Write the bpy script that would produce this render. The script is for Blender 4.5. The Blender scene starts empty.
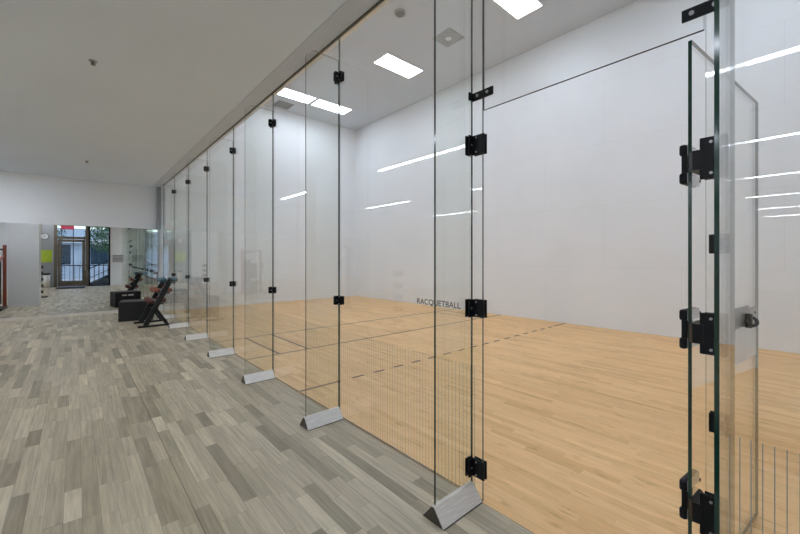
import bpy, bmesh, math, random
from mathutils import Vector, Matrix
random.seed(7)
PI = math.pi
scene = bpy.context.scene
COL = scene.collection

# ------------------------------------------------------------ materials
def newmat(name):
    m = bpy.data.materials.new(name); m.use_nodes = True
    nt = m.node_tree; nt.nodes.clear()
    out = nt.nodes.new('ShaderNodeOutputMaterial')
    return m, nt, out

class N:
    """tiny node helper"""
    def __init__(s, nt): s.nt = nt
    def _set(s, sock, v):
        if isinstance(v, bpy.types.NodeSocket): s.nt.links.new(v, sock)
        else: sock.default_value = v
    def math(s, op, a, b=None, c=None):
        n = s.nt.nodes.new('ShaderNodeMath'); n.operation = op
        s._set(n.inputs[0], a)
        if b is not None: s._set(n.inputs[1], b)
        if c is not None: s._set(n.inputs[2], c)
        return n.outputs[0]
    def comb(s, x, y, z=0.0):
        n = s.nt.nodes.new('ShaderNodeCombineXYZ')
        for i, v in enumerate((x, y, z)): s._set(n.inputs[i], v)
        return n.outputs[0]
    def sep(s, v):
        n = s.nt.nodes.new('ShaderNodeSeparateXYZ'); s._set(n.inputs[0], v)
        return n.outputs
    def pos(s):
        return s.nt.nodes.new('ShaderNodeNewGeometry').outputs['Position']
    def white(s, v, dims='2D'):
        n = s.nt.nodes.new('ShaderNodeTexWhiteNoise'); n.noise_dimensions = dims
        if dims == '1D': s._set(n.inputs['W'], v)
        else: s._set(n.inputs['Vector'], v)
        return n.outputs['Value']
    def noise(s, v, scale, detail=3, rough=.5):
        n = s.nt.nodes.new('ShaderNodeTexNoise'); s._set(n.inputs['Vector'], v)
        n.inputs['Scale'].default_value = scale; n.inputs['Detail'].default_value = detail
        n.inputs['Roughness'].default_value = rough
        return n.outputs['Fac']
    def ramp(s, f, stops):
        n = s.nt.nodes.new('ShaderNodeValToRGB'); s._set(n.inputs[0], f)
        e = n.color_ramp.elements
        while len(e) < len(stops): e.new(.5)
        for el, (p, c) in zip(e, stops): el.position = p; el.color = (*c, 1)
        return n.outputs[0]
    def mix(s, f, a, b, mode='MIX'):
        n = s.nt.nodes.new('ShaderNodeMix'); n.data_type = 'RGBA'; n.blend_type = mode
        s._set(n.inputs[0], f); s._set(n.inputs[6], a); s._set(n.inputs[7], b)
        return n.outputs[2]
    def bsdf(s, out, col, rough=.5, metal=0.0, spec=.5, normal=None):
        n = s.nt.nodes.new('ShaderNodeBsdfPrincipled')
        if isinstance(col, tuple): col = (*col[:3], 1)
        s._set(n.inputs['Base Color'], col); s._set(n.inputs['Roughness'], rough)
        s._set(n.inputs['Metallic'], metal); n.inputs['Specular IOR Level'].default_value = spec
        if normal is not None: s._set(n.inputs['Normal'], normal)
        s.nt.links.new(n.outputs[0], out.inputs[0]); return n
    def bump(s, h, strength=.2, dist=.01):
        n = s.nt.nodes.new('ShaderNodeBump'); n.inputs['Strength'].default_value = strength
        n.inputs['Distance'].default_value = dist; s._set(n.inputs['Height'], h)
        return n.outputs[0]

def mat(name, col, rough=.5, metal=0.0, spec=.5, vary=.04, scale=6.0):
    m, nt, out = newmat(name); k = N(nt)
    f = k.noise(k.pos(), scale)
    a = tuple(c*(1-vary) for c in col); b = tuple(min(1, c*(1+vary)) for c in col)
    c = k.ramp(f, [(.3, a), (.7, b)])
    k.bsdf(out, c, rough, metal, spec); return m

def emis(name, col, strength):
    m, nt, out = newmat(name)
    e = nt.nodes.new('ShaderNodeEmission'); e.inputs[0].default_value = (*col, 1); e.inputs[1].default_value = strength
    nt.links.new(e.outputs[0], out.inputs[0]); return m

def strip_floor(name, w, L, stops, groove_dark, grain, rough, spec, xoff=0.0, seam=None, groove_w=.012, group=1, tone=None, fleck=False):
    m, nt, out = newmat(name); k = N(nt)
    p = k.sep(k.pos()); x = k.math('ADD', p[0], 50.0+xoff); y = k.math('ADD', p[1], 50.0)
    u = k.math('DIVIDE', x, w); row = k.math('FLOOR', u); fu = k.math('FRACT', u)
    rr = k.white(row, '1D')
    v = k.math('ADD', k.math('DIVIDE', y, L), k.math('MULTIPLY', rr, 9.37))
    # uneven board lengths
    v = k.math('ADD', v, k.math('MULTIPLY', k.math('SINE', k.math('MULTIPLY', v, 2.3)), .28))
    cell = k.math('FLOOR', v); fv = k.math('FRACT', v)
    rc = k.white(k.comb(row, cell, 0.0), '2D')
    col = k.ramp(rc, stops)
    g = k.noise(k.comb(k.math('MULTIPLY', x, 55.0), k.math('ADD', k.math('MULTIPLY', y, 2.6), k.math('MULTIPLY', rc, 40.0)), k.math('MULTIPLY', rc, 9.0)), 1.0, 4, .6)
    gc = k.ramp(g, [(.25, (1-grain,)*3), (.75, (1+grain*.35,)*3)])
    col = k.mix(1.0, col, gc, 'MULTIPLY')
    if tone:
        t = k.noise(k.comb(k.math('MULTIPLY', x, 1.2), k.math('MULTIPLY', y, .5), 0.0), 1.0, 2)
        col = k.mix(1.0, col, k.ramp(t, [(.3, tone[0]), (.7, tone[1])]), 'MULTIPLY')
    if fleck:
        fl_ = k.noise(k.comb(k.math('MULTIPLY', x, 26.0), k.math('MULTIPLY', y, 5.0), 3.0), 1.0, 3)
        col = k.mix(1.0, col, k.ramp(fl_, [(.60, (1, 1, 1)), (.74, (.74, .68, .60))]), 'MULTIPLY')
    e1 = k.math('LESS_THAN', k.math('ABSOLUTE', k.math('SUBTRACT', fu, .5)), .5-groove_w)
    e2 = k.math('LESS_THAN', k.math('ABSOLUTE', k.math('SUBTRACT', fv, .5)), .5-groove_w*w/L)
    gap = k.math('SUBTRACT', 1.0, k.math('MULTIPLY', e1, e2))
    if seam is not None:
        sm = k.math('LESS_THAN', k.math('ABSOLUTE', k.math('SUBTRACT', p[0], seam)), .0035)
        gap = k.math('MAXIMUM', gap, sm)
    col = k.mix(k.math('MULTIPLY', gap, groove_dark), col, (.06, .05, .04, 1))
    k.bsdf(out, col, rough, 0, spec)
    return m

def panel_wall(name, col, orient):
    """painted court wall panels: faint 4 x 8 ft seams"""
    m, nt, out = newmat(name); k = N(nt)
    p = k.sep(k.pos()); a = p[1] if orient == 'Y' else p[0]
    a = k.math('ADD', a, 50.0-2.7 if orient == 'Y' else 50.0)
    z = k.math('ADD', p[2], 0.025)
    r = k.math('DIVIDE', z, 1.22); row = k.math('FLOOR', r); fr = k.math('FRACT', r)
    s = k.math('DIVIDE', k.math('ADD', a, k.math('MULTIPLY', k.math('MODULO', row, 2.0), 1.22)), 2.44)
    fs = k.math('FRACT', s)
    l1 = k.math('LESS_THAN', fr, .003); l2 = k.math('LESS_THAN', fs, .0015)
    gap = k.math('MAXIMUM', l1, l2)
    f = k.noise(k.pos(), .9, 3)
    c = k.ramp(f, [(.3, tuple(v*.975 for v in col)), (.7, tuple(min(1, v*1.015) for v in col))])
    c = k.mix(k.math('MULTIPLY', gap, .22), c, (.25, .25, .25, 1))
    k.bsdf(out, c, .42, 0, .35); return m

def glass(name, tint, boost=1.0):
    """architectural glass: clear tinted transmission plus Fresnel reflection"""
    m, nt, out = newmat(name); k = N(nt)
    geo = nt.nodes.new('ShaderNodeNewGeometry')
    dot = nt.nodes.new('ShaderNodeVectorMath'); dot.operation = 'DOT_PRODUCT'
    nt.links.new(geo.outputs['Incoming'], dot.inputs[0]); nt.links.new(geo.outputs['Normal'], dot.inputs[1])
    c = k.math('ABSOLUTE', dot.outputs['Value'])
    f = k.math('ADD', .04*boost, k.math('MULTIPLY', .96, k.math('POWER', k.math('SUBTRACT', 1.0, c), 5.0)))
    t = nt.nodes.new('ShaderNodeBsdfTransparent'); t.inputs[0].default_value = (*tint, 1)
    g = nt.nodes.new('ShaderNodeBsdfGlossy'); g.inputs['Roughness'].default_value = 0.0
    g.inputs['Color'].default_value = (1, 1, 1, 1)
    mx = nt.nodes.new('ShaderNodeMixShader')
    nt.links.new(f, mx.inputs[0]); nt.links.new(t.outputs[0], mx.inputs[1]); nt.links.new(g.outputs[0], mx.inputs[2])
    nt.links.new(mx.outputs[0], out.inputs[0]); return m

M = {}
M['hall_floor'] = strip_floor('greyed oak laminate', .075, .52,
    [(0, (.34, .28, .195)), (.25, (.47, .395, .275)), (.55, (.535, .45, .322)), (.85, (.61, .52, .375)), (1, (.71, .61, .445))],
    .48, .34, .42, .3, seam=.477, tone=((.97, .97, .98), (1.03, 1.03, 1.0)))
M['court_floor'] = strip_floor('maple strip floor', .057, .62,
    [(0, (.77, .465, .205)), (.2, (.85, .53, .245)), (.55, (.89, .565, .27)), (.9, (.92, .60, .295)), (1, (.81, .48, .21))],
    .20, .16, .45, .2, tone=((.95, .94, .92), (1.04, 1.04, 1.04)), fleck=True)
M['court_right'] = panel_wall('court wall panels', (.85, .87, .885), 'Y')
M['court_front'] = panel_wall('court front wall panels', (.85, .87, .885), 'X')
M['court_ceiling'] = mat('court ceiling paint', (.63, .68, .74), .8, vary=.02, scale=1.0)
M['hall_ceiling'] = mat('hall ceiling paint', (.78, .86, .97), .85, spec=.2, vary=.015, scale=1.0)
M['soffit'] = mat('soffit paint', (.63, .69, .78), .7, vary=.02)
M['wall'] = mat('white wall paint', (.83, .85, .87), .7, spec=.25, vary=.015, scale=1.0)
M['greywall'] = mat('grey wall paint', (.30, .30, .31), .7, vary=.03)
M['column'] = mat('white column paint', (.80, .80, .80), .6, vary=.015)
M['trim'] = mat('pale wood trim', (.74, .69, .60), .5, vary=.06)
M['grey_trim'] = mat('grey metal trim', (.34, .34, .35), .4, .3, vary=.03)
M['pane'] = glass('clear pane', (.99, .995, .991))
M['fin'] = glass('fin pane', (.96, .971, .960))
M['outpane'] = glass('entry pane', (.92, .95, .95))
M['edge'] = mat('polished green glass edge', (.008, .034, .022), .1, 0, .6, vary=.3, scale=3)
M['greenedge'] = mat('deep green glass edge', (.004, .085, .045), .1, 0, .7, vary=.25, scale=3)
M['paledge'] = mat('pale glass edge', (.10, .13, .115), .15, 0, .7, vary=.2)
def palefilmmat():
    m, nt, out = newmat('translucent pale film'); k = N(nt)
    t = nt.nodes.new('ShaderNodeBsdfTransparent'); d_ = nt.nodes.new('ShaderNodeBsdfDiffuse')
    f = k.noise(k.pos(), 30); nt.links.new(k.ramp(f, [(.3, (.8, .8, .8)), (.7, (.86, .86, .86))]), d_.inputs[0])
    mx = nt.nodes.new('ShaderNodeMixShader'); mx.inputs[0].default_value = .4
    nt.links.new(t.outputs[0], mx.inputs[1]); nt.links.new(d_.outputs[0], mx.inputs[2]); nt.links.new(mx.outputs[0], out.inputs[0]); return m
M['palefilm'] = palefilmmat()
M['topedge'] = mat('bright glass top edge', (.30, .33, .32), .2, vary=.1)
M['line'] = mat('grey glass marking film', (.26, .28, .26), .5, vary=.05)
M['black'] = mat('black powder coat', (.006, .006, .007), .42, 0, .22, vary=.3, scale=30)
M['bolt'] = mat('steel bolt', (.45, .45, .45), .3, 1.0, vary=.1)
M['liner'] = mat('silver plate', (.42, .42, .43), .35, .6, vary=.12, scale=40)
M['bronze'] = mat('dark bronze channel', (.05, .045, .04), .4, .5, vary=.1)
def brushed():
    m, nt, out = newmat('brushed steel'); k = N(nt)
    p = k.sep(k.pos())
    n = k.noise(k.comb(k.math('MULTIPLY', p[0], 14.0), k.math('MULTIPLY', p[1], 160.0), k.math('MULTIPLY', p[2], 160.0)), 1.0, 3)
    c = k.ramp(n, [(.3, (.66, .62, .57)), (.7, (.82, .78, .72))])
    k.bsdf(out, c, .45, .55, .5); return m
M['steel'] = brushed()
M['darkcap'] = mat('dark steel', (.10, .085, .07), .35, .8, vary=.2)
M['ink'] = mat('dark lettering', (.05, .05, .055), .5)
M['courtline'] = mat('dark red court paint', (.13, .045, .03), .5, vary=.15)
M['lamp'] = emis('troffer lens glow', (.87, .97, 1.13), 14.5)
M['led'] = emis('linear lens glow', (.90, .98, 1.12), 45.0)
M['white'] = mat('white enamel', (.78, .78, .78), .4)
M['vent'] = mat('grey grille', (.20, .20, .20), .5, vary=.1)
M['ventlight'] = mat('pale grille', (.40, .40, .40), .5, vary=.1)
M['chrome'] = mat('chrome', (.7, .7, .7), .15, 1.0)
def mirrormat():
    m, nt, out = newmat('silvered mirror'); k = N(nt)
    g = nt.nodes.new('ShaderNodeBsdfGlossy'); g.inputs['Roughness'].default_value = 0.0
    f = k.noise(k.pos(), .6)
    nt.links.new(k.ramp(f, [(.3, (.79, .80, .795)), (.7, (.81, .82, .815))]), g.inputs['Color'])
    nt.links.new(g.outputs[0], out.inputs[0]); return m
M['mirror'] = mirrormat()
M['teal'] = mat('teal vinyl', (.06, .155, .20), .45, vary=.2, scale=20)
M['orange'] = mat('burnt orange vinyl', (.30, .09, .05), .45, vary=.2, scale=20)
M['maroon'] = mat('maroon vinyl', (.14, .045, .035), .45, vary=.2, scale=20)
M['rackblack'] = mat('black steel tube', (.012, .012, .013), .38, 0, .5, vary=.2)
M['box'] = mat('black plywood', (.012, .012, .012), .7, vary=.3, scale=8)
M['boxedge'] = mat('scuffed box edge', (.05, .05, .048), .6, vary=.2)
M['lime'] = mat('lime green board', (.38, .50, .03), .55, vary=.06)
M['doorbronze'] = mat('bronze door frame', (.15, .125, .09), .4, .4, vary=.1)
M['mat'] = mat('black entry mat', (.012, .012, .013), .9)
M['leaf'] = mat('green foliage', (.05, .12, .04), .7, vary=.5, scale=4)
M['bark'] = mat('grey brown bark', (.12, .09, .07), .8, vary=.2)
M['concrete'] = mat('pale concrete paving', (.50, .50, .50), .8, vary=.08, scale=2)
M['facade'] = mat('blue grey facade', (.42, .48, .55), .6, vary=.1, scale=1)
M['darkglass'] = mat('dark window glass', (.03, .05, .07), .05, 0, .8)
M['red'] = mat('red sign', (.70, .03, .06), .5)
M['machineorange'] = mat('orange machine paint', (.24, .05, .03), .4, vary=.1)

# ------------------------------------------------------------ mesh helpers
class MB:
    def __init__(s): s.bm = bmesh.new(); s.mats = []
    def mi(s, m):
        if m not in s.mats: s.mats.append(m)
        return s.mats.index(m)
    def box(s, lo, hi, m='', bev=0.0, Mx=None, edge=None, thin=None):
        c = [(lo[i]+hi[i])/2 for i in range(3)]; d = [abs(hi[i]-lo[i]) for i in range(3)]
        r = bmesh.ops.create_cube(s.bm, size=1.0)
        vs = r['verts']
        for v in vs: v.co = Vector((v.co.x*d[0]+c[0], v.co.y*d[1]+c[1], v.co.z*d[2]+c[2]))
        fs = list({f for v in vs for f in v.link_faces})
        for f in fs:
            f.normal_update(); f.material_index = s.mi(m)
            if edge is not None:
                n = f.normal
                if abs(n[thin]) < .5: f.material_index = s.mi(edge)
        if bev > 0:
            es = list({e for f in fs for e in f.edges})
            g = bmesh.ops.bevel(s.bm, geom=es, offset=bev, segments=2, affect='EDGES', profile=.5)
            vs = list({v for f in g['faces'] for v in f.verts} | {v for v in vs if v.is_valid})
        if Mx is not None:
            for v in vs: v.co = Mx @ v.co
        return s
    def cyl(s, a, b, r, m='', seg=16, r2=None):
        a = Vector(a); b = Vector(b); d = b-a
        g = bmesh.ops.create_cone(s.bm, cap_ends=True, segments=seg, radius1=r, radius2=r if r2 is None else r2, depth=d.length)
        q = d.to_track_quat('Z', 'Y').to_matrix().to_4x4(); q.translation = (a+b)/2
        for v in g['verts']: v.co = q @ v.co
        for f in {f for v in g['verts'] for f in v.link_faces}: f.material_index = s.mi(m); f.smooth = len(f.verts) == 4
        return s
    def prism(s, pts, vec, m='', cap=None):
        vec = Vector(vec); a = [s.bm.verts.new(Vector(p)) for p in pts]; b = [s.bm.verts.new(Vector(p)+vec) for p in pts]
        n = len(pts); fs = []
        for i in range(n): fs.append(s.bm.faces.new((a[i], a[(i+1) % n], b[(i+1) % n], b[i])))
        for f in fs: f.material_index = s.mi(m)
        c = [s.bm.faces.new(a[::-1]), s.bm.faces.new(b)]
        for f in c: f.material_index = s.mi(cap or m)
        return s
    def tube(s, pts, r, m='', seg=8):
        for i in range(len(pts)-1): s.cyl(pts[i], pts[i+1], r, m, seg)
        for p in pts[1:-1]:
            g = bmesh.ops.create_uvsphere(s.bm, u_segments=8, v_segments=6, radius=r)
            for v in g['verts']: v.co += Vector(p)
            for f in {f for v in g['verts'] for f in v.link_faces}: f.material_index = s.mi(m); f.smooth = True
        return s
    def bar(s, a, b, w, t, m='', up=(0, 1, 0)):
        """rectangular bar from a to b; w across, t along 'up'"""
        a = Vector(a); b = Vector(b); z = (b-a).normalized(); u = Vector(up); x = u.cross(z).normalized(); y = z.cross(x)
        Mx = Matrix(((x.x, y.x, z.x, a.x), (x.y, y.y, z.y, a.y), (x.z, y.z, z.z, a.z), (0, 0, 0, 1)))
        return s.box((-w/2, -t/2, 0), (w/2, t/2, (b-a).length), m, Mx=Mx)
    def build(s, name, parent=None, loc=(0, 0, 0)):
        bmesh.ops.recalc_face_normals(s.bm, faces=s.bm.faces)
        me = bpy.data.meshes.new(name)
        for v in s.bm.verts: v.co -= Vector(loc)
        s.bm.to_mesh(me); s.bm.free()
        for k in s.mats: me.materials.append(M[k])
        o = bpy.data.objects.new(name, me); COL.objects.link(o); o.location = loc
        if parent is not None:
            o.parent = parent; o.matrix_parent_inverse = Matrix.Identity(4)
            o.location = Vector(loc)-Vector(wloc(parent))
        return o
def wloc(o):
    v = Vector(o.location)
    while o.parent: o = o.parent; v += Vector(o.location)
    return v
def thing(name, label, cat, loc=(0, 0, 0), group=None):
    o = bpy.data.objects.new(name, None); COL.objects.link(o); o.location = loc; o.empty_display_size = .1
    return tag(o, label, cat, group)
def tag(o, label, cat, group=None, kind=None):
    o['label'] = label; o['category'] = cat
    if group: o['group'] = group
    if kind: o['kind'] = kind
    return o
def struct(o, label=None):
    o['kind'] = 'structure'
    if label: o['label'] = label
    return o
def copy_tree(o, parent=None):
    c = o.copy(); COL.objects.link(c)
    if parent: c.parent = parent
    for ch in list(o.children): copy_tree(ch, c)
    return c

# ------------------------------------------------------------ key dimensions (metres)
CAMH = 1.35
GX = 1.70            # glass line
CRX = 7.772          # court right wall
YF = 11.27           # court front wall
YB = -.92            # back / entrance wall
CH = 3.28            # hall ceiling
CC = 6.137           # court ceiling
TW = 2.18            # transom underside
DL = .015            # slight skew of the mirror wall
def my(x): return 11.70-DL*x
FINY = [1.293+1.416*k for k in range(8)]

# ------------------------------------------------------------ setting
struct(MB().box((-20, YB, -.1), (1.688, 12.0, 0), 'hall_floor').build('floor'), 'greyed oak laminate floor in narrow strips')
struct(MB().box((1.692, YB, -.1), (CRX, YF, 0), 'court_floor').build('floor'), 'pale maple strip floor of the court')
struct(MB().box((1.688, YB, -.1), (1.692, YF, -.001), 'bronze').build('trim_1'))
struct(MB().box((-20, YB, CH), (1.51, 12.0, CH+.15), 'hall_ceiling').build('ceiling'), 'low grey hall ceiling')
struct(MB().box((1.512, YB, CH-.004), (1.69, 11.66, CH+.15), 'soffit').build('trim_2'), 'soffit strip above the glass wall')
struct(MB().box((1.69, YB, CH-.012), (1.712, YF, CH+.10), 'bronze').build('trim_3'), 'dark channel along top of the glass')
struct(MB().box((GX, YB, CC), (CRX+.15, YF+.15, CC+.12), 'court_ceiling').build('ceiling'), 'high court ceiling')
struct(MB().box((GX+.012, YB, CH+.10), (GX+.15, YF, CC), 'court_right').build('wall_left'), 'wall above the glass')
struct(MB().box((CRX, YB-.15, -.1), (CRX+.15, YF+.15, CC), 'court_right').build('wall_right'), 'long white court side wall of panels')
struct(MB().box((GX+.15, YF, -.1), (CRX, YF+.15, CC), 'court_front').build('wall_front'), 'white court front wall')
struct(MB().box((GX+.001, YF, -.1), (GX+.15, 12.1, CC), 'wall').build('wall_left'), 'end of the glass wall')
# mirror wall (header above the mirror)
m = MB()
m.prism([(-20, my(-20)+.01, -.1), (GX-.005, my(GX)+.01, -.1), (GX-.005, 12.1, -.1), (-20, 12.3, -.1)], (0, 0, CH+.1), 'wall')
struct(m.build('wall_end'), 'white end wall above the mirror')
m = MB()
m.prism([(-20, my(-20)-.02, 0), (GX-.02, my(GX)-.02, 0), (GX-.02, my(GX)+.012, 0), (-20, my(-20)+.012, 0)], (0, 0, .062), 'trim')
struct(m.build('baseboard_end'), 'pale strip under the mirror')
m = MB()
m.prism([(-5.2, my(-5.2), .066), (1.655, my(1.655), .066), (1.655, my(1.655)+.008, .066), (-5.2, my(-5.2)+.008, .066)], (0, 0, 2.095), 'mirror')
tag(m.build('wall_mirror'), 'wide wall mirror across the far end wall of the hall', 'mirror')
m = MB().box((1.605, 11.52, 2.17), (1.69, my(1.65)+.005, CH), 'grey_trim')
struct(m.build('trim_4'), 'grey vertical trim at end of header')
struct(MB().box((-20.15, YB, -.1), (-20, 12.2, CH), 'wall').build('wall_left'), 'far wall of the gym')
# back wall with entrance opening X -1.16..0.96, Z up to 3.04
m = MB()
m.box((-2.1, YB-.15, -.1), (-1.18, YB, CH), 'greywall')
struct(m.build('wall_back'), 'grey wall beside the entrance')
m = MB()
m.box((-20, YB-.15, -.1), (-2.1, YB, CH), 'wall').box((.96, YB-.15, -.1), (GX-.01, YB, CH), 'wall').box((-1.18, YB-.15, 3.06), (.96, YB, CH), 'wall')
struct(m.build('wall_back'), 'white wall beside and above the entrance')
struct(MB().box((GX-.008, YB-.15, -.1), (CRX, YB, CC), 'court_front').build('wall_back'), 'white back wall of the court')

# entrance: bronze framed door with transom (door_1), sidelight (window_1)
d = bpy.data.objects.new('door_1', None); COL.objects.link(d); d.location = (-.55, YB-.05, 0); struct(d)
y0, y1 = YB-.12, YB+.02
MB().box((-1.18, y0, 0), (-1.06, y1, 3.06), 'doorbronze').box((-.02, y0, 0), (.10, y1, 3.06), 'doorbronze')\
    .box((-1.06, y0, 2.36), (-.02, y1, 2.48), 'doorbronze').box((-1.06, y0, 3.02), (-.02, y1, 3.06), 'doorbronze').build('door_frame', d)
MB().box((-1.05, y0+.03, .02), (-.93, y1-.04, 2.34), 'doorbronze', .004).box((-.15, y0+.03, .02), (-.03, y1-.04, 2.34), 'doorbronze', .004)\
    .box((-.93, y0+.03, .02), (-.15, y1-.04, .30), 'doorbronze', .004).box((-.93, y0+.03, 2.22), (-.15, y1-.04, 2.34), 'doorbronze', .004).build('door_leaf', d)
MB().box((-.935, -.985, .29), (-.145, -.975, 2.23), 'outpane').build('door_glass', d)
MB().box((-1.06, -.985, 2.48), (-.02, -.975, 3.02), 'outpane').build('transom_glass', d)
MB().tube([(-.20, y1-.04, .95), (-.20, y1+.03, .95), (-.20, y1+.03, 1.25), (-.20, y1-.04, 1.25)], .012, 'chrome').build('door_handle', d)
w = bpy.data.objects.new('window_1', None); COL.objects.link(w); w.location = (.5, YB-.05, 0); struct(w)
MB().box((.10, y0, 0), (.16, y1, 3.06), 'black').box((.90, y0, 0), (.96, y1, 3.06), 'black').box((.16, y0, 0), (.90, y1, .06), 'black').box((.16, y0, 3.0), (.90, y1, 3.06), 'black').build('window_frame', w)
MB().box((.16, -.985, .06), (.90, -.975, 3.0), 'outpane').build('window_glass', w)

# ------------------------------------------------------------ court floor lines (painted, 1.5 in)
def court_line(x0, x1, y0_, y1_, lab):
    tag(MB().box((x0, y0_, .0), (x1, y1_, .0012), 'courtline').build('court_line'), lab, 'court line', 'painted court lines')
court_line(1.72, CRX-.005, 6.455, 6.493, 'dark red painted service line, farthest line across the court floor')
court_line(1.72, CRX-.005, 5.045, 5.083, 'dark red painted short line across the middle of the court floor')
court_line(2.16, 2.198, 5.09, 6.45, 'short painted service box line closest to the glass wall')
court_line(2.61, 2.648, 5.09, 6.45, 'short painted service box line second from the glass wall')
court_line(CRX-.498, CRX-.46, 5.09, 6.45, 'short painted service box line closest to the long white wall')
court_line(CRX-.948, CRX-.91, 5.09, 6.45, 'short painted service box line second from the long white wall')
t = thing('court_line', 'dashed dark red receiving line on the court floor, closest line to the open doorway', 'court line', (1.72, 3.48, 0), 'painted court lines')
MB().box((1.72, 3.465, 0), (2.20, 3.503, .0012), 'courtline').build('end_stripe', t)
MB().box((7.24, 3.465, 0), (CRX-.005, 3.503, .0012), 'courtline').build('end_stripe', t)
x = 2.36
while x < 7.2:
    MB().box((x, 3.465, 0), (x+.155, 3.503, .0012), 'courtline').build('dash', t); x += .31

# ------------------------------------------------------------ ceiling fixtures
def troffer_proto():
    t = thing('ceiling_light', '', 'ceiling light', (0, 0, CC), 'recessed court ceiling lights')
    f = MB(); W, L, b = 1.19, .55, .02
    for lo, hi in (((-W/2, -L/2), (W/2, -L/2+b)), ((-W/2, L/2-b), (W/2, L/2)), ((-W/2, -L/2+b), (-W/2+b, L/2-b)), ((W/2-b, -L/2+b), (W/2, L/2-b))):
        f.box((lo[0], lo[1], CC-.012), (hi[0], hi[1], CC), 'white')
    fo = f.build('frame', None); fo.parent = t; fo.location = (0, 0, -CC)
    l = MB().box((-W/2+b, -L/2+b, CC-.008), (W/2-b, L/2-b, CC-.001), 'lamp').build('diffuser', None); l.parent = t; l.location = (0, 0, -CC)
    return t
TL = [(5.99, 6.81, 'rectangular recessed light alone in the court ceiling, midway to the front wall'),
      (5.99, 3.64, 'rectangular recessed light in the court ceiling cut by the top of the photo'),
      (6.01, 10.02, 'right one of the two adjoining ceiling lights near the court front wall'),
      (4.75, 10.02, 'left one of the two adjoining ceiling lights near the court front wall'),
      (5.99, .42, 'added unseen rectangular light in the court ceiling overhead beyond the open glass door'),  # out of view, added for extra court light
      (3.48, 6.81, 'added unseen rectangular light in court ceiling on the glass wall side, midway to the front wall'),  # start of a hidden row, added to balance the court lighting
      (3.48, 3.64, 'added unseen rectangular light in court ceiling on the glass wall side, opposite the doorway'),
      (3.48, .42, 'added unseen rectangular light in court ceiling on the glass wall side, nearest the back wall')]
tp = troffer_proto()
for i, (x, y, lab) in enumerate(TL):
    o = tp if i == 0 else copy_tree(tp)
    o.location = (x, y, CC); o['label'] = lab

def led_proto():
    t = thing('ceiling_strip_light', '', 'ceiling light', (0, 0, CH), 'linear ceiling lights over the gym')
    h = MB().box((-.055, -1.16, -.06), (.055, 1.16, 0), 'white', .003).build('housing'); h.parent = t
    l = MB().box((-.042, -1.15, -.064), (.042, 1.15, -.0605), 'led').build('diffuser'); l.parent = t
    return t
lp = led_proto(); first = True
ordn = ['first', 'second', 'third', 'fourth', 'fifth', 'sixth']
for r in range(6):
    for j, yc in enumerate((.27, 4.92, 9.76)):
        o = lp if first else copy_tree(lp); first = False
        o.location = ((-1.39, -4.6, -8.17, -11.8, -15.6, -19.2)[r], yc, CH)
        o['label'] = 'white linear gym ceiling light, %s row from the glass wall, %s' % (ordn[r], ('by the entrance', 'middle', 'by the mirror')[j])

# square diffusers, detector, vent
def diffuser(x, y, s, z, m1, m2, lab, name, round_=True):
    t = thing(name, lab, 'vent', (x, y, z))
    f = MB()
    for k in range(4):
        a = s/2-k*s/9; b = a-s/26
        zz = z-.006-.003*k
        for q in ((-a, -a, a, -b), (-a, b, a, a), (-a, -b, -b, b), (b, -b, a, b)):
            f.box((x+q[0], y+q[1], zz-.004), (x+q[2], y+q[3], zz), m1)
    f.build('louver', t)
    MB().box((x-s/2+.004, y-s/2+.004, z-.006), (x+s/2-.004, y+s/2-.004, z), m2).build('backing', t)
    if round_: MB().cyl((x, y, z-.03), (x, y, z-.006), s*.13, 'white', 20).build('center_disc', t)
diffuser(6.02, 5.22, .50, CC, 'ventlight', 'ventlight', 'square grey air diffuser in the court ceiling beside a round centre', 'ceiling_diffuser')
diffuser(4.80, 10.88, .50, CC, 'vent', 'vent', 'dark square vent in the court ceiling near the front wall', 'ceiling_vent', False)
t = thing('smoke_detector', 'round grey smoke detector on the court ceiling', 'smoke detector', (4.70, 5.31, CC))
MB().cyl((4.70, 5.31, CC-.03), (4.70, 5.31, CC), .11, 'ventlight', 24).build('base', t)
MB().cyl((4.70, 5.31, CC-.06), (4.70, 5.31, CC-.03), .06, 'vent', 24, .085).build('sensor', t)
for x, y, lab in ((.124, 4.64, 'small chrome sprinkler on the hall ceiling nearer the camera'), (.16, 9.43, 'small chrome sprinkler on the hall ceiling close to the mirror wall')):
    t = thing('sprinkler', lab, 'sprinkler', (x, y, CH), 'hall ceiling sprinklers')
    MB().cyl((x, y, CH-.006), (x, y, CH), .035, 'ventlight', 20).build('escutcheon', t)
    MB().cyl((x, y, CH-.028), (x, y, CH-.006), .009, 'vent', 12).tube([(x-.018, y, CH-.012), (x-.012, y, CH-.034), (x+.012, y, CH-.034), (x+.018, y, CH-.012)], .003, 'vent').build('frame', t)
    MB().cyl((x, y, CH-.038), (x, y, CH-.034), .020, 'vent', 16).build('deflector', t)

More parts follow.
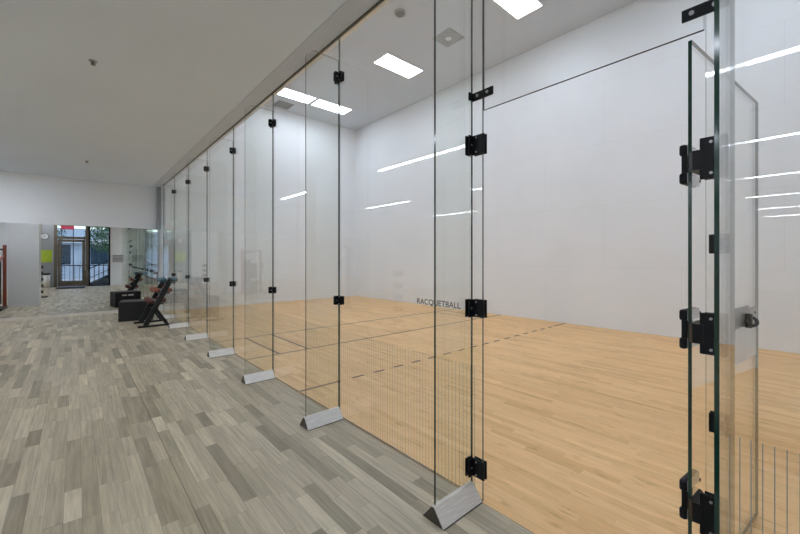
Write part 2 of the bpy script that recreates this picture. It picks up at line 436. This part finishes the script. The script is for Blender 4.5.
# ------------------------------------------------------------ glass wall
def glass_panel(y0_, y1_, lab, z0=.004, z1=CH-.014, stripes=True, text=False, name='glass_partition', edgem='paledge'):
    t = thing(name, lab, 'glass panel', (GX, (y0_+y1_)/2, z0), 'glass wall panels')
    MB().box((GX-.006, y0_, z0), (GX+.006, y1_, z1), 'pane', edge=edgem, thin=0).build('pane', t)
    if stripes:
        s = MB(); k0 = math.ceil((y0_+.03)/.0277); y = k0*.0277
        while y < y1_-.02:
            s.box((GX-.0064, y-.0013, .012), (GX-.0061, y+.0013, .744), 'line'); y += .0277
        o = s.build('striped_film', t); o['label'] = 'fine vertical grey lines on the lower glass'
    return t
pl = ['glass wall panel beside the open doorway with the black lettering', 'second glass wall panel from the open doorway', 'third glass wall panel from the open doorway',
      'fourth glass wall panel from the open doorway', 'fifth glass wall panel from the open doorway', 'sixth glass wall panel from the open doorway',
      'seventh and last glass wall panel, behind the dumbbell rack']
edges = [1.222]+[y for y in FINY[1:]]
panels = []
for i in range(7):
    panels.append(glass_panel(edges[i]+(0 if i == 0 else .002), edges[i+1]-.002, pl[i]))
glass_panel(YB+.005, .257, 'glass wall panel right of the open glass door, at the right edge of the photo')
glass_panel(.262, 1.217, 'glass transom above the open doorway', z0=TW, stripes=False, name='glass_transom', edgem='black')

# lettering on the first panel
cu = bpy.data.curves.new('racquetball_text', 'FONT'); cu.body = 'RACQUETBALL'; cu.size = .06; cu.extrude = .0; cu.offset = .0008; cu.space_character = 1.02
to = bpy.data.objects.new('tmp_text', cu); COL.objects.link(to)
bpy.context.view_layer.update()
dg = bpy.context.evaluated_depsgraph_get()
me = bpy.data.meshes.new_from_object(to.evaluated_get(dg))
COL.objects.unlink(to); bpy.data.objects.remove(to)
xs = [v.co.x for v in me.vertices]; ys = [v.co.y for v in me.vertices]
sx = .366/(max(xs)-min(xs)); sy = .043/(max(ys)-min(ys))
for v in me.vertices:
    x, y = (v.co.x-min(xs))*sx, (v.co.y-min(ys))*sy
    v.co = Vector((-.0066, 1.742-x-(1.222+FINY[1])/2, 1.052+y-.004))
me.materials.append(M['ink'])
lt = bpy.data.objects.new('lettering', me); COL.objects.link(lt); lt.parent = panels[0]
lt['label'] = 'black RACQUETBALL lettering'

# fins with clamps and feet
def bolt(parent, a, b, r, mt='bolt'): return MB().cyl(a, b, r, mt, 12).build('bolt', parent)
def plate(m, lo, hi, mt='black', bev=.0025): return m.box(lo, hi, mt, bev)
def clamp(parent, yc, z, hh, wl=.055, fl=.045, sides=(-1, 1), panel_sides=(-1, 1)):
    m = MB(); x0 = GX-.006
    for s in sides:
        plate(m, (x0-fl, yc+s*.0065, z-hh), (x0-.001, yc+s*.0155, z+hh))
    for s in panel_sides:
        ya, yb = sorted((yc+s*.0066, yc+s*wl))
        plate(m, (x0-.0105, ya, z-hh), (x0-.0005, yb, z+hh))
        plate(m, (GX+.0065, ya, z-hh), (GX+.0155, yb, z+hh))
    o = m.build('clamp', parent)
    for s in sides:
        bolt(o, (x0-fl*.55, yc+s*.0156, z), (x0-fl*.55, yc+s*.019, z), .0065)
    for s in panel_sides:
        for dz in (-hh*.72, hh*.72) if hh > .03 else (0,):
            bolt(o, (x0-.0106, yc+s*wl*.42, z+dz), (x0-.014, yc+s*wl*.42, z+dz), .0055)
    return o
def foot(parent, yc, xo, lean=0):
    m = MB(); w, hgt = .0725, .084
    sect = [(yc-w, .004), (yc-.010, hgt), (yc+.010, hgt), (yc+w, .004)]
    m.prism([(xo-.004, a, b) for a, b in sect], (GX-.008-xo+.004, 0, 0), 'steel', cap='steel')
    o = m.build('foot', parent)
    MB().box((xo-.002, yc-w-.004, .0), (GX-.010, yc+w+.004, .004), 'bronze').build('gasket', o)
    MB().prism([(xo-.0065, a, b) for a, b in ((yc-w*.93, .006), (yc-.009, hgt-.004), (yc+.009, hgt-.004), (yc+w*.93, .006))], (.002, 0, 0), 'darkcap').build('end_cap', o)
fl = ['nearest freestanding glass fin on the left side of the open doorway', 'second glass fin from the doorway, with a bright steel foot', 'third glass fin from the doorway, with a steel foot',
      'fourth glass fin from the doorway, with a steel foot', 'fifth glass fin from the doorway, with a steel foot', 'sixth glass fin from the doorway, beside the dumbbell rack foot',
      'seventh glass fin, behind the dumbbell rack']
def fin(y, lab, xo=1.373, edgem='edge', ztop=3.06, footed=True):
    t = thing('glass_fin', lab, 'glass fin', (xo, y, 0), 'glass fins of the court wall')
    xp, r = xo+.012, .09
    pts = [(GX-.008, .012), (xp, .012)]+[(xp+r-r*math.cos(a), ztop-r+r*math.sin(a)) for a in [k*PI/16 for k in range(9)]]+[(GX-.008, ztop)]
    m = MB(); m.prism([(p[0], y-.006, p[1]) for p in pts], (0, .012, 0), edgem, cap='fin')
    m.bm.normal_update()
    for f in m.bm.faces:
        if f.calc_center_median().z > ztop-r-.001 and abs(f.normal.y) < .5: f.material_index = m.mi('topedge')
    m.build('pane', t)
    if footed: foot(t, y, xo)
    return t
for i, y in enumerate(FINY[:7]):
    t = fin(y, fl[i])
    if i == 0:
        clamp(t, y, 2.915, .04)
        clamp(t, y, 1.995, .055, .088, .045, (-1, 1), (-1,))
        clamp(t, y, 1.075, .05, .088, .045, (-1, 1), (-1,))
        clamp(t, y, .175, .05, .088, .045, (-1, 1), (-1,))
        # L bracket to the transom
        m = MB(); plate(m, (GX-.017, y-.145, 2.245), (GX-.0065, y-.0066, 2.29)); plate(m, (GX-.05, y-.016, 2.245), (GX-.008, y-.0065, 2.29))
        o = m.build('bracket', t)
        for dy in (-.045, -.11): bolt(o, (GX-.0172, y+dy, 2.268), (GX-.021, y+dy, 2.268), .008)
    else:
        ps = (-1, 1) if i < 7 else (-1,)
        clamp(t, y, 2.915, .04, panel_sides=ps); clamp(t, y, 1.0, .036, panel_sides=ps)
# the fin right of the doorway
yr = .185
t = fin(yr, 'thick edged glass fin right of the doorway, nearest to the camera')
clamp(t, yr, 1.405, .034, .062, .02, (1,), (1,)); clamp(t, yr, .772, .034, .062, .02, (1,), (1,)); clamp(t, yr, 2.915, .04)
m = MB(); plate(m, (GX-.017, yr+.0066, 2.228), (GX-.0065, yr+.14, 2.272)); plate(m, (GX-.05, yr+.0065, 2.228), (GX-.008, yr+.016, 2.272))
o = m.build('bracket', t)
for dy in (.11, .045): bolt(o, (GX-.0172, yr+dy, 2.25), (GX-.021, yr+dy, 2.25), .008)

# ------------------------------------------------------------ the open glass door
A = Vector((1.730, .308, 0)); B = Vector((2.684, .198, 0)); ux = (B-A).normalized(); uy = Vector((-ux.y, ux.x, 0))
D4 = Matrix(((ux.x, uy.x, 0, A.x), (ux.y, uy.y, 0, A.y), (0, 0, 1, 0), (0, 0, 0, 1)))
WD = (B-A).length
door = thing('glass_door', 'frameless clear glass door standing open into the court on three black hinges', 'door', (A.x, A.y, .012))
MB().box((0, -.006, .012), (WD, .006, TW-.006), 'pane', Mx=D4, edge='edge', thin=1).build('pane', door)
for hz, lab in ((1.712, 'top'), (1.085, 'middle'), (.437, 'bottom')):
    # closing tabs on far face of the pane (black outside, silver liner against the glass)
    m = MB()
    for s in (-1, 1):
        za, zb = sorted((hz+s*.032, hz+s*.075))
        m.box((-.008, .0085, za), (.127, .034, zb), 'black', .009, Mx=D4)
    m.box((-.004, .0085, hz-.034), (.060, .026, hz+.034), 'black', .002, Mx=D4)
    o = m.build('hinge', door)
    for s in (-1, 1):
        za, zb = sorted((hz+s*.034, hz+s*.073))
        MB().box((.002, .0064, za), (.125, .0084, zb), 'liner', Mx=D4).build('hinge_liner', o)
    for s in (-1, 1):
        bolt(o, D4 @ Vector((.085, -.0075, hz+s*.058)), D4 @ Vector((.085, -.0065, hz+s*.058)), .007, 'black')
    # arm curved round to the wall plate, on the camera face
    arc = []
    P0 = D4 @ Vector((.0, -.008, 0)); P1 = D4 @ Vector((.066, -.008, 0))
    pts = [(P0.x-.012, P0.y-.001), (P1.x, P1.y)]
    for k in range(1, 7):
        a = k/7*PI/2
        pts.append((1.676+(P1.x-1.676)*math.cos(a), P1.y-(P1.y-.2605)*math.sin(a)))
    pts += [(1.676, .2605), (1.676, .292), (1.700, .306)]
    MB().prism([(p[0], p[1], hz-.038) for p in pts], (0, 0, .070), 'black').build('hinge_arm', o)
    w_ = MB(); w_.box((GX-.020, yr+.012, hz-.074), (GX-.0065, .272, hz+.074), 'black', .003)
    w_.box((GX+.0065, yr+.012, hz-.074), (GX+.012, .262, hz+.074), 'black', .002)
    wp = w_.build('wall_plate', o)
    for s in (-1, 1): bolt(o, (GX-.0205, .240, hz+s*.055), (GX-.0235, .240, hz+s*.055), .005)
# ring pull on steel plate, translucent pale sheet under it
m = MB(); m.box((.555*WD, -.0085, 1.028), (.80*WD, -.0065, 1.124), 'liner', .0008, Mx=D4).box((.80*WD, -.0105, 1.015), (.95*WD, -.0065, 1.11), 'liner', .0008, Mx=D4)
lk = m.build('latch_plate', door)
MB().box((.555*WD, -.0068, .86), (.95*WD, -.0064, 1.026), 'palefilm', Mx=D4).build('pale_sheet', door)
cx, cz = .73*WD, 1.053
ring = [D4 @ Vector((cx+.035*math.cos(a), -.032-.018*math.sin(a), cz+.016*math.cos(a+.6))) for a in [i*PI/8 for i in range(17)]]
MB().tube(ring, .0075, 'black').box((cx-.010, -.034, cz-.032), (cx+.012, -.0098, cz+.036), 'black', .003, Mx=D4).build('ring_pull', lk)
for dz in (-.028, .028): bolt(lk, D4 @ Vector((cx+.165, -.0098, cz+dz)), D4 @ Vector((cx+.165, -.014, cz+dz)), .006, 'black')

# ------------------------------------------------------------ dumbbell rack
rk = thing('dumbbell_rack', 'black slanted three tier dumbbell rack standing at the foot of the glass wall', 'rack', (1.2, 9.12, 0))
YA, YZ = 8.80, 9.46
for y in (YA, YZ):
    MB().box((.91, y-.035, 0), (1.50, y+.035, .035), 'rackblack', .004).build('foot', rk)
    MB().bar((1.03, y, .03), (1.47, y, .95), .09, .05, 'rackblack').build('upright', rk)
    MB().bar((1.20, y, .36), (1.40, y, .03), .06, .05, 'rackblack').build('brace', rk)
MB().box((1.17, YA+.02, .30), (1.21, YZ-.02, .34), 'rackblack').build('crossbar', rk)
tiers = [(1.45, .885, .040, 'teal', 5, .115), (1.34, .675, .044, 'orange', 4, .12), (1.235, .46, .047, 'maroon', 4, .12)]
tilt = .0
for x, z, r, mk, n, hl in tiers:
    for dx in (-.075, .075):
        MB().box((x+dx-.018, YA-.03, z-.008), (x+dx+.018, YZ+.03, z+.008), 'rackblack', .003).build('rail', rk)
    MB().box((x-.10, YA-.03, z-.022), (x+.10, YA+.02, z-.008), 'rackblack').box((x-.10, YZ-.02, z-.022), (x+.10, YZ+.03, z-.008), 'rackblack').build('bracket', rk)
tn = ['top', 'middle', 'bottom']; cn = ['teal', 'orange', 'dark red']
pn = ['closest to the doorway', 'second from the doorway', 'third from the doorway', 'fourth from the doorway', 'closest to the mirror']
for ti, (x, z, r, mk, n, hl) in enumerate(tiers):
    zc = z+.008+r*.866+.002
    p = thing('dumbbell', '', 'dumbbell', (x, YA, zc), 'dumbbells on the %s tier of the rack' % tn[ti])
    MB().cyl((x-.07, YA, zc), (x+.07, YA, zc), .013, 'chrome', 12).build('handle', p)
    for s in (-1, 1):
        m = MB(); m.cyl((x+s*.062, YA, zc), (x+s*(hl+.035), YA, zc), r, mk, 6)
        for f in m.bm.faces: f.smooth = False
        # turn the hex so it rests on a flat
        for v in m.bm.verts:
            yy, zz = v.co.y-YA, v.co.z-zc; a = PI/6
            v.co.y = YA+yy*math.cos(a)-zz*math.sin(a); v.co.z = zc+yy*math.sin(a)+zz*math.cos(a)
        lo = min(v.co.z for v in m.bm.verts)
        for v in m.bm.verts: v.co.z += 0
        m.build('head', p)
    for k in range(n):
        o = p if k == 0 else copy_tree(p)
        yy = YA+.078+(YZ-YA-.156)*k/(n-1)
        o.location = (x, yy, zc)
        w_ = pn[k] if k < n-1 else pn[4]
        o['label'] = '%s dumbbell on the %s tier of the black rack, %s' % (cn[ti], tn[ti], w_)

# ------------------------------------------------------------ plyometric box
ang = math.radians(-10)
bx = thing('plyometric_box', 'black wooden jump box on the floor between the dumbbell rack and the mirror', 'box', (1.035, 10.14, 0))
R = Matrix.Translation((1.035, 10.14, 0)) @ Matrix.Rotation(ang, 4, 'Z')
L, Wd, Hh, t_ = .60, .50, .43, .02
MB().box((-L/2, -Wd/2, 0), (L/2, -Wd/2+t_, Hh-t_), 'box', Mx=R).box((-L/2, Wd/2-t_, 0), (L/2, Wd/2, Hh-t_), 'box', Mx=R)\
    .box((-L/2+.001, -Wd/2+t_, 0), (-L/2+t_, Wd/2-t_, Hh-t_), 'box', Mx=R).box((L/2-t_, -Wd/2+t_, 0), (L/2-.001, Wd/2-t_, Hh-t_), 'box', Mx=R).build('side_panel', bx)
MB().box((-L/2-.003, -Wd/2-.003, Hh-t_), (L/2+.003, Wd/2+.003, Hh), 'boxedge', .003, Mx=R).build('top_panel', bx)
for sx_ in (-1, 1):
    for sy_ in (-1, 1):
        m = MB(); m.box((sx_*L/2-.012, sy_*Wd/2-.012, 0.002), (sx_*L/2+.004*sx_+.008, sy_*Wd/2+.008, Hh-t_), 'boxedge', Mx=R).build('corner_guard', bx)
for a, b in ((-.14, -.03), (.0, .13)):
    MB().box((a, Wd/2+.0005, .32), (b, Wd/2+.002, .35), 'white', Mx=R).build('marking', bx)
# ------------------------------------------------------------ hall column (shows only in the mirror)
struct(MB().box((-1.54, 7.92, 0), (-.905, 8.40, CH), 'column').box((-1.27, 8.40, 0), (-1.262, 8.403, CH), 'white').build('wall_pier'), 'square white column')

# exercise machine seen in the mirror left of the column
mx = thing('exercise_machine', 'black exercise machine with one orange red upright, seen at the left edge of the mirror', 'exercise machine', (-2.05, 8.7, 0))
MB().box((-2.45, 8.3, 0), (-2.38, 9.2, .06), 'rackblack').box((-1.72, 8.3, 0), (-1.65, 9.2, .06), 'rackblack').box((-2.38, 8.42, 0), (-1.72, 8.5, .06), 'rackblack').build('base', mx)
MB().bar((-1.69, 8.45, .06), (-1.69, 8.45, 1.75), .07, .07, 'machineorange').build('upright', mx)
MB().bar((-2.41, 8.45, .06), (-2.41, 8.45, 1.70), .07, .07, 'rackblack').build('upright', mx)
MB().bar((-2.41, 8.45, 1.72), (-1.73, 8.45, 1.62), .05, .05, 'rackblack').build('crossbar', mx)
MB().box((-1.99, 8.38, .12), (-1.76, 8.52, 1.35), 'black', .01).build('weight_stack', mx)
MB().box((-2.22, 8.7, .45), (-1.88, 9.1, .52), 'black', .02).box((-2.2, 8.6, .6), (-1.9, 8.66, 1.2), 'black', .02).box((-2.08, 8.5, .06), (-2.02, 9.0, .45), 'rackblack').build('seat', mx)
MB().bar((-1.72, 8.5, 1.45), (-1.85, 9.05, 1.0), .05, .05, 'machineorange').bar((-2.38, 8.5, 1.45), (-2.25, 9.05, 1.0), .05, .05, 'machineorange').build('press_arm', mx)
mx.location = (-1.93, 8.86, 0)

# ------------------------------------------------------------ things by the entrance (seen in the mirror)
yb = YB
t = thing('wall_clock', 'round white wall clock on the grey wall, seen in the mirror', 'clock', (-1.50, yb+.02, 2.50))
MB().cyl((-1.50, yb, 2.45), (-1.50, yb+.03, 2.45), .15, 'black', 28).build('rim', t)
MB().cyl((-1.50, yb+.03, 2.45), (-1.50, yb+.033, 2.45), .13, 'white', 28).build('dial', t)
MB().box((-1.505, yb+.034, 2.45), (-1.495, yb+.037, 2.53), 'black').box((-1.56, yb+.034, 2.446), (-1.50, yb+.037, 2.454), 'black').build('hand', t)
tag(MB().box((-1.78, yb, 1.22), (-1.24, yb+.03, 1.80), 'lime', .004).build('wall_board'), 'lime green board on the grey wall by the entrance, seen in the mirror', 'board')
t = thing('waste_bin', 'slim silver waste bin with a black lid beside the entrance door', 'bin', (-1.42, -.62, 0))
MB().cyl((-1.42, -.62, 0), (-1.42, -.62, .62), .13, 'steel', 24).build('body', t)
MB().cyl((-1.42, -.62, .62), (-1.42, -.62, .70), .137, 'black', 24).build('lid', t)
t = thing('accessory_stand', 'narrow black and white storage stand on the floor behind the column, seen in the mirror', 'stand', (-1.35, 5.2, 0))
st = t
MB().box((-1.50, 5.05, 0), (-1.10, 5.35, .04), 'rackblack').build('base', t)
MB().box((-1.33, 5.18, .04), (-1.29, 5.22, 1.25), 'white').build('pole', t)
m = MB()
for z in (.2, .42, .64, .86, 1.08): m.cyl((-1.40, 5.2, z), (-1.22, 5.2, z), .055, 'rackblack', 14)
m.build('roller', t); t.location = (-1.20, 5.2, 0)
t = thing('wall_louver', 'dark slatted vent grille low on the white wall beside the entrance window', 'vent', (1.28, yb, 1.4))
m = MB()
for k in range(5): m.box((1.05, yb, 1.24+k*.075), (1.50, yb+.02, 1.28+k*.075), 'vent')
m.build('slats', t)
MB().box((1.04, yb-.001, 1.22), (1.51, yb+.004, 1.6), 'white').build('backing', t)
tag(MB().box((-1.05, -.80, 0), (-.02, .70, .014), 'mat', .004).build('door_mat'), 'black mat on the floor inside the entrance door', 'mat')

# ------------------------------------------------------------ outside the entrance
struct(MB().box((-14, -20, -.12), (14, YB-.15, -.02), 'concrete').build('ground'), 'concrete paving outside')
g = thing('railing', 'dark metal railing outside the entrance, seen in the mirror', 'railing', (0, -3.2, 0))
m = MB()
for k in range(40): m.cyl((-3.9+.2*k, -3.2, -.02), (-3.9+.2*k, -3.2, 1.0), .009, 'black', 8)
m.build('balusters', g)
MB().box((-4, -3.225, 1.0), (4, -3.175, 1.05), 'black').box((-4, -3.215, .08), (4, -3.185, .11), 'black').build('rail', g)
bd = thing('building', 'blue grey building across the walkway outside the entrance', 'building', (0, -13, 0))
MB().box((-9, -14, -.02), (9, -12, 3.6), 'facade').build('wall', bd)
for k in range(6):
    for z in (1.0,):
        MB().box((-8+2.7*k, -12, z), (-6.4+2.7*k, -11.96, z+1.4), 'darkglass').build('window', bd)
MB().box((-9.2, -12.0, 2.55), (9.2, -11.6, 2.85), 'white').build('canopy', bd)
tag(MB().box((-1.15, -5.1, 3.08), (-.58, -5.0, 3.42), 'red', .01).box((-1.13, -5.08, -.02), (-1.09, -5.02, 3.1), 'rackblack').box((-.64, -5.08, -.02), (-.60, -5.02, 3.1), 'rackblack').build('sign_board'), 'red sign board on two posts outside the entrance door', 'sign')
sr = thing('stair_railing', 'dark sloping stair with railing outside the tall window beside the door', 'railing', (1.0, -2.5, 0))
MB().prism([(-.1, -2.9, -.02), (2.6, -2.9, -.02), (2.6, -2.9, 1.35), (2.4, -2.9, 1.35)], (0, .8, 0), 'darkglass').build('stair', sr)
MB().bar((-.1, -2.08, .75), (2.4, -2.08, 2.1), .05, .05, 'black').bar((-.1, -2.08, .25), (2.4, -2.08, 1.6), .03, .03, 'black').build('rail', sr)
for k in range(14):
    MB().cyl((-.05+.19*k, -2.08, .54*(-.05+.19*k)+.0), (-.05+.19*k, -2.08, .8+.54*(-.05+.19*k)), .012, 'black', 8).build('baluster', sr)
def tree(x, y, h, r, lab, seed):
    rnd = random.Random(seed)
    t = thing('tree', lab, 'tree', (x, y, -.02), 'trees outside the entrance')
    MB().cyl((x, y, -.02), (x, y, h*.7), .14, 'bark', 10, .06).cyl((x, y, h*.45), (x+.6, y+.2, h*.8), .05, 'bark', 8, .02).cyl((x, y, h*.5), (x-.6, y-.1, h*.85), .05, 'bark', 8, .02).build('trunk', t)
    bm = bmesh.new()
    for i in range(1500):
        d_ = Vector((rnd.gauss(0, 1), rnd.gauss(0, 1), rnd.gauss(0, 1))).normalized()*r*rnd.uniform(.45, 1)
        c = Vector((x, y, h*.8))+Vector((d_.x, d_.y, d_.z*.8))
        a = Vector((rnd.gauss(0, 1), rnd.gauss(0, 1), rnd.gauss(0, 1))).normalized(); b_ = a.orthogonal().normalized()
        s = rnd.uniform(.05, .11)
        vs = [bm.verts.new(c+a*s), bm.verts.new(c+b_*s*.5), bm.verts.new(c-a*s), bm.verts.new(c-b_*s*.5)]
        bm.faces.new(vs)
    me = bpy.data.meshes.new('foliage'); bm.to_mesh(me); bm.free(); me.materials.append(M['leaf'])
    o = bpy.data.objects.new('foliage', me); COL.objects.link(o); o.parent = t; o.location = (-x, -y, .02)
tree(1.1, -6.0, 3.4, 1.3, 'leafy green tree outside the tall window beside the door', 3)
tree(3.4, -8.0, 4.2, 1.7, 'larger leafy tree further right outside the entrance', 4)
tree(-2.6, -8.5, 4.0, 1.6, 'leafy tree left outside the entrance door', 5)

# ------------------------------------------------------------ world
w = bpy.data.worlds.new('sky'); scene.world = w; w.use_nodes = True
nt = w.node_tree; nt.nodes.clear()
sk = nt.nodes.new('ShaderNodeTexSky'); sk.sky_type = 'NISHITA'; sk.sun_disc = False; sk.sun_elevation = math.radians(40); sk.sun_rotation = math.radians(70)
bg = nt.nodes.new('ShaderNodeBackground'); bg.inputs[1].default_value = .55
ou = nt.nodes.new('ShaderNodeOutputWorld')
nt.links.new(sk.outputs[0], bg.inputs[0]); nt.links.new(bg.outputs[0], ou.inputs[0])

# ------------------------------------------------------------ camera
cd = bpy.data.cameras.new('camera'); cam = bpy.data.objects.new('camera', cd); COL.objects.link(cam)
cam.location = (0, 0, CAMH); cam.rotation_euler = (PI/2, 0, -math.atan(324/366))
cd.sensor_width = 36; cd.lens = 36*366/800; cd.shift_y = -7.5/800; cd.clip_start = .02; cd.clip_end = 200
scene.camera = cam
scene.view_settings.view_transform = 'Standard'; scene.view_settings.look = 'None'
scene.view_settings.gamma = 1; scene.view_settings.use_curve_mapping = False
scene.view_settings.exposure = 0.0
try:
    scene.cycles.max_bounces = 14; scene.cycles.transparent_max_bounces = 40; scene.cycles.glossy_bounces = 8
    scene.cycles.diffuse_bounces = 6; scene.cycles.use_denoising = True; scene.cycles.caustics_reflective = True
    scene.cycles.sample_clamp_indirect = 6.0
except Exception: pass
